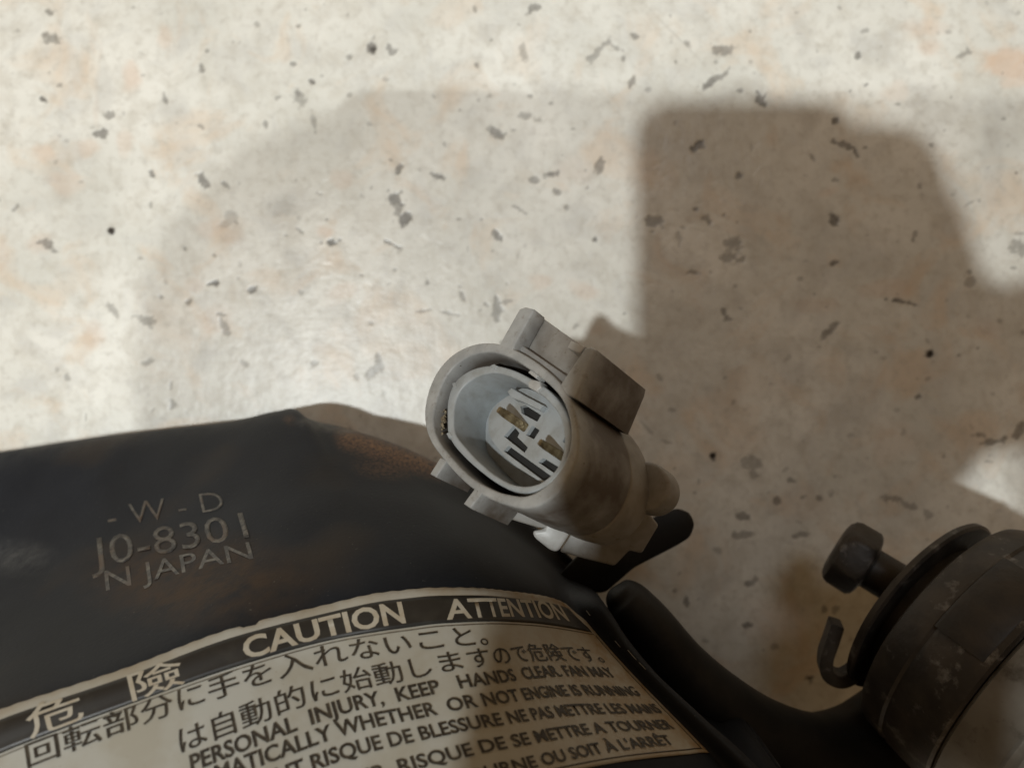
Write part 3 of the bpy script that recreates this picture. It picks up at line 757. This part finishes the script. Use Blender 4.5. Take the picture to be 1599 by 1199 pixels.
# bolt
BA = Vector((-.80, .50, -.42)).normalized()
BF_ = axis_frame(P(1394, 908, .244), BA) @ Matrix.Scale(1.17, 4)
bolt = bpy.data.objects.new('bolt', None); COL.objects.link(bolt); bolt.parent = mount; bolt.matrix_parent_inverse = MF.inverted(); bolt.matrix_world = BF_
bolt.empty_display_size = .005
lathe('shank', [(-.006, .0060), (.0065, .0060), (.0068, .0066), (.0080, .0066)], M['steel_dark'], bolt, 32)
def hexhead():
    bm = bmesh.new(); rings = []
    for t, r in ((.0070, .0080), (.0076, .0094), (.0086, .0103), (.0142, .0103), (.0156, .0096), (.0166, .0082), (.0171, .0062)):
        ring = []
        for i in range(48):
            a = 2 * math.pi * i / 48 + .35; k = math.cos(math.pi / 6) / math.cos((a % (math.pi / 3)) - math.pi / 6)
            k = 1 + (k - 1) * (.95 if r > .0098 else .5)
            ring.append(bm.verts.new((r * k * math.cos(a), r * k * math.sin(a), t)))
        rings.append(ring)
    for A, B in zip(rings, rings[1:]):
        for i in range(48): bm.faces.new((A[i], A[(i + 1) % 48], B[(i + 1) % 48], B[i]))
    bm.faces.new(rings[0]); bm.faces.new(rings[-1])
    return from_bm('hex_head', bm, M['steel'], bolt, True, 35)
hexhead()
# thick black arm running from the housing flank into the mount
def tube(name, pts, m, parent, seg=28):
    bm = bmesh.new(); rings = []; P3 = [Vector(p[0]) for p in pts]; R = [p[1] for p in pts]; fine = []; fr = []
    for i in range(len(P3) - 1):
        p0 = P3[max(i - 1, 0)]; p1 = P3[i]; p2 = P3[i + 1]; p3 = P3[min(i + 2, len(P3) - 1)]
        for s in range(8):
            t = s / 8; fine.append(.5 * ((2 * p1) + (p2 - p0) * t + (2 * p0 - 5 * p1 + 4 * p2 - p3) * t * t + (3 * p1 - p0 - 3 * p2 + p3) * t ** 3)); fr.append(R[i] * (1 - t) + R[i + 1] * t)
    fine.append(P3[-1]); fr.append(R[-1])
    for i, p in enumerate(fine):
        d = (fine[min(i + 1, len(fine) - 1)] - fine[max(i - 1, 0)]).normalized(); x = d.cross(Vector((0, 0, 1))).normalized(); y = x.cross(d)
        rings.append([bm.verts.new(p + (x * math.cos(a) + y * math.sin(a)) * fr[i]) for a in (2 * math.pi * k / seg for k in range(seg))])
    for a, c in zip(rings, rings[1:]):
        for k in range(seg): bm.faces.new((a[k], a[(k + 1) % seg], c[(k + 1) % seg], c[k]))
    bm.faces.new(rings[0]); bm.faces.new(rings[-1])
    o = from_bm(name, bm, m, None, True, 50); o.parent = parent; o.matrix_parent_inverse = parent.matrix_world.inverted(); return o
tube('mount_arm', [(P(958, 918, .222), .0012), (P(963, 924, .222), .0045), (P(978, 938, .222), .0068), (P(1010, 975, .22), .0078), (P(1060, 1040, .222), .0089), (P(1120, 1100, .224), .0104), (P(1190, 1150, .228), .0117), (P(1270, 1180, .232), .0128), (P(1350, 1180, .240), .0165), (P(1430, 1150, .246), .0205)], M['black'], mount)

# ------------------------------------------------------------------ the photographer's phone above the lens: throws the straight-edged shadow
ph = empty('phone', Matrix.Translation((.002, -.002, CAM_H + .0065)))
tag(ph, 'dark phone held level above the parts, seen only as the straight-edged shadow at upper right', 'phone')
def rrect(w, h, r, n=8):
    out = []
    for cx, cy, a0 in ((w/2-r, h/2-r, 0), (-w/2+r, h/2-r, 90), (-w/2+r, -h/2+r, 180), (w/2-r, -h/2+r, 270)):
        for k in range(n + 1):
            a = math.radians(a0 + 90 * k / n); out.append((cx + r * math.cos(a), cy + r * math.sin(a)))
    return out
prism('phone_body', rrect(.076, .162, .0125), [], -.004, .004, .0015, M['steel_dark'], ph)
prism('screen', rrect(.071, .155, .010), [], .0041, .0046, .0001, M['hole'], ph)

# ------------------------------------------------------------------ the photographer leaning over, all above the lens height
def person():
    bm = bmesh.new()
    def limb(*pts):
        for (a, ra), (c, rc) in zip(pts, pts[1:]):
            a, c = Vector(a), Vector(c); n = max(2, int((c - a).length / (min(ra, rc) * .35)) + 1)
            for i in range(n + 1):
                t = i / n
                bmesh.ops.create_icosphere(bm, subdivisions=2, radius=ra * (1 - t) + rc * t, matrix=Matrix.Translation(a.lerp(c, t)))
    limb(((.56, -.46, .30), .14), ((.50, -.36, .42), .13), ((.38, -.20, .62), .13), ((.26, -.074, .70), .100), ((.125, -.062, .715), .091))
    limb(((.125, -.062, .715), .091), ((.055, -.056, .72), .083), ((.034, -.054, .72), .080), ((.018, -.050, .71), .062))  # hood-like bulk beside the head, added to widen its cast shadow
    limb(((.002, -.056, .665), .018), ((-.002, -.058, .650), .012))                      # nose towards the phone
    limb(((.38, -.17, .64), .085), ((.37, -.12, .60), .070), ((.34, .06, .43), .050), ((.20, .025, .36), .042), ((.112, -.013, .338), .034), ((.075, -.018, .336), .028), ((.060, -.013, .334), .032))
    limb(((.046, .029, .336), .024), ((.056, -.023, .336), .032), ((.040, -.051, .334), .027))  # extra palm bulk, added to close lit gaps in the hand's shadow
    for i in range(4):
        y = -.029 + i * .0255; x = .066 - .0065 * max(0, i - 1)
        limb(((.058, min(y, .007), .332), .015), ((x, y, .330), .0125), ((x, y + .010, .322), .0115), ((x - .012, y + .013, .3185), .0110), ((.040, y + .014, .3185), .0100))
    limb(((.050, -.058, .334), .015), ((.044, -.078, .328), .012), ((.030, -.085, .322), .010))
    limb(((.37, -.28, .60), .080), ((.33, -.36, .56), .065), ((.17, -.36, .42), .048), ((.030, -.198, .355), .036), ((-.006, -.141, .348), .042), ((-.010, -.119, .346), .042))
    for i in range(4):
        x = -.044 + i * .019
        limb(((x, -.101, .336), .0125), ((x * 1.1, -.081, .330), .0110), ((x * 1.1, -.061, .322), .0095))
    limb(((.026, -.123, .338), .015), ((.040, -.103, .332), .012), ((.046, -.085, .326), .0095))
    for s in (-1, 1):
        limb(((.56, -.46 - .06 * s, .30), .11), ((.36 - .02 * s, -.56 - .12 * s, .36), .08), ((.50, -.70 - .10 * s, .08), .05), ((.36, -.72 - .12 * s, .045), .042))
    me = bpy.data.meshes.new('body'); bm.to_mesh(me); bm.free()
    o = bpy.data.objects.new('body', me); COL.objects.link(o)
    rm = o.modifiers.new('remesh', 'REMESH'); rm.mode = 'VOXEL'; rm.voxel_size = .0045
    nm = bpy.data.meshes.new_from_object(o.evaluated_get(bpy.context.evaluated_depsgraph_get()))
    bpy.data.objects.remove(o)
    t = plain('dark_clothing', (.05, .05, .055), .85, (.07, .068, .07), 40, bump=.3, bscale=600)
    root = empty('person', Matrix.Translation((.45, -.6, 0)))
    tag(root, 'person in dark clothes leaning over with a phone, seen only as soft shadows', 'person')
    b = link_mesh('body', nm, t, None, True, 180); b.parent = root; b.matrix_parent_inverse = root.matrix_world.inverted()
bpy.context.view_layer.update(); person()
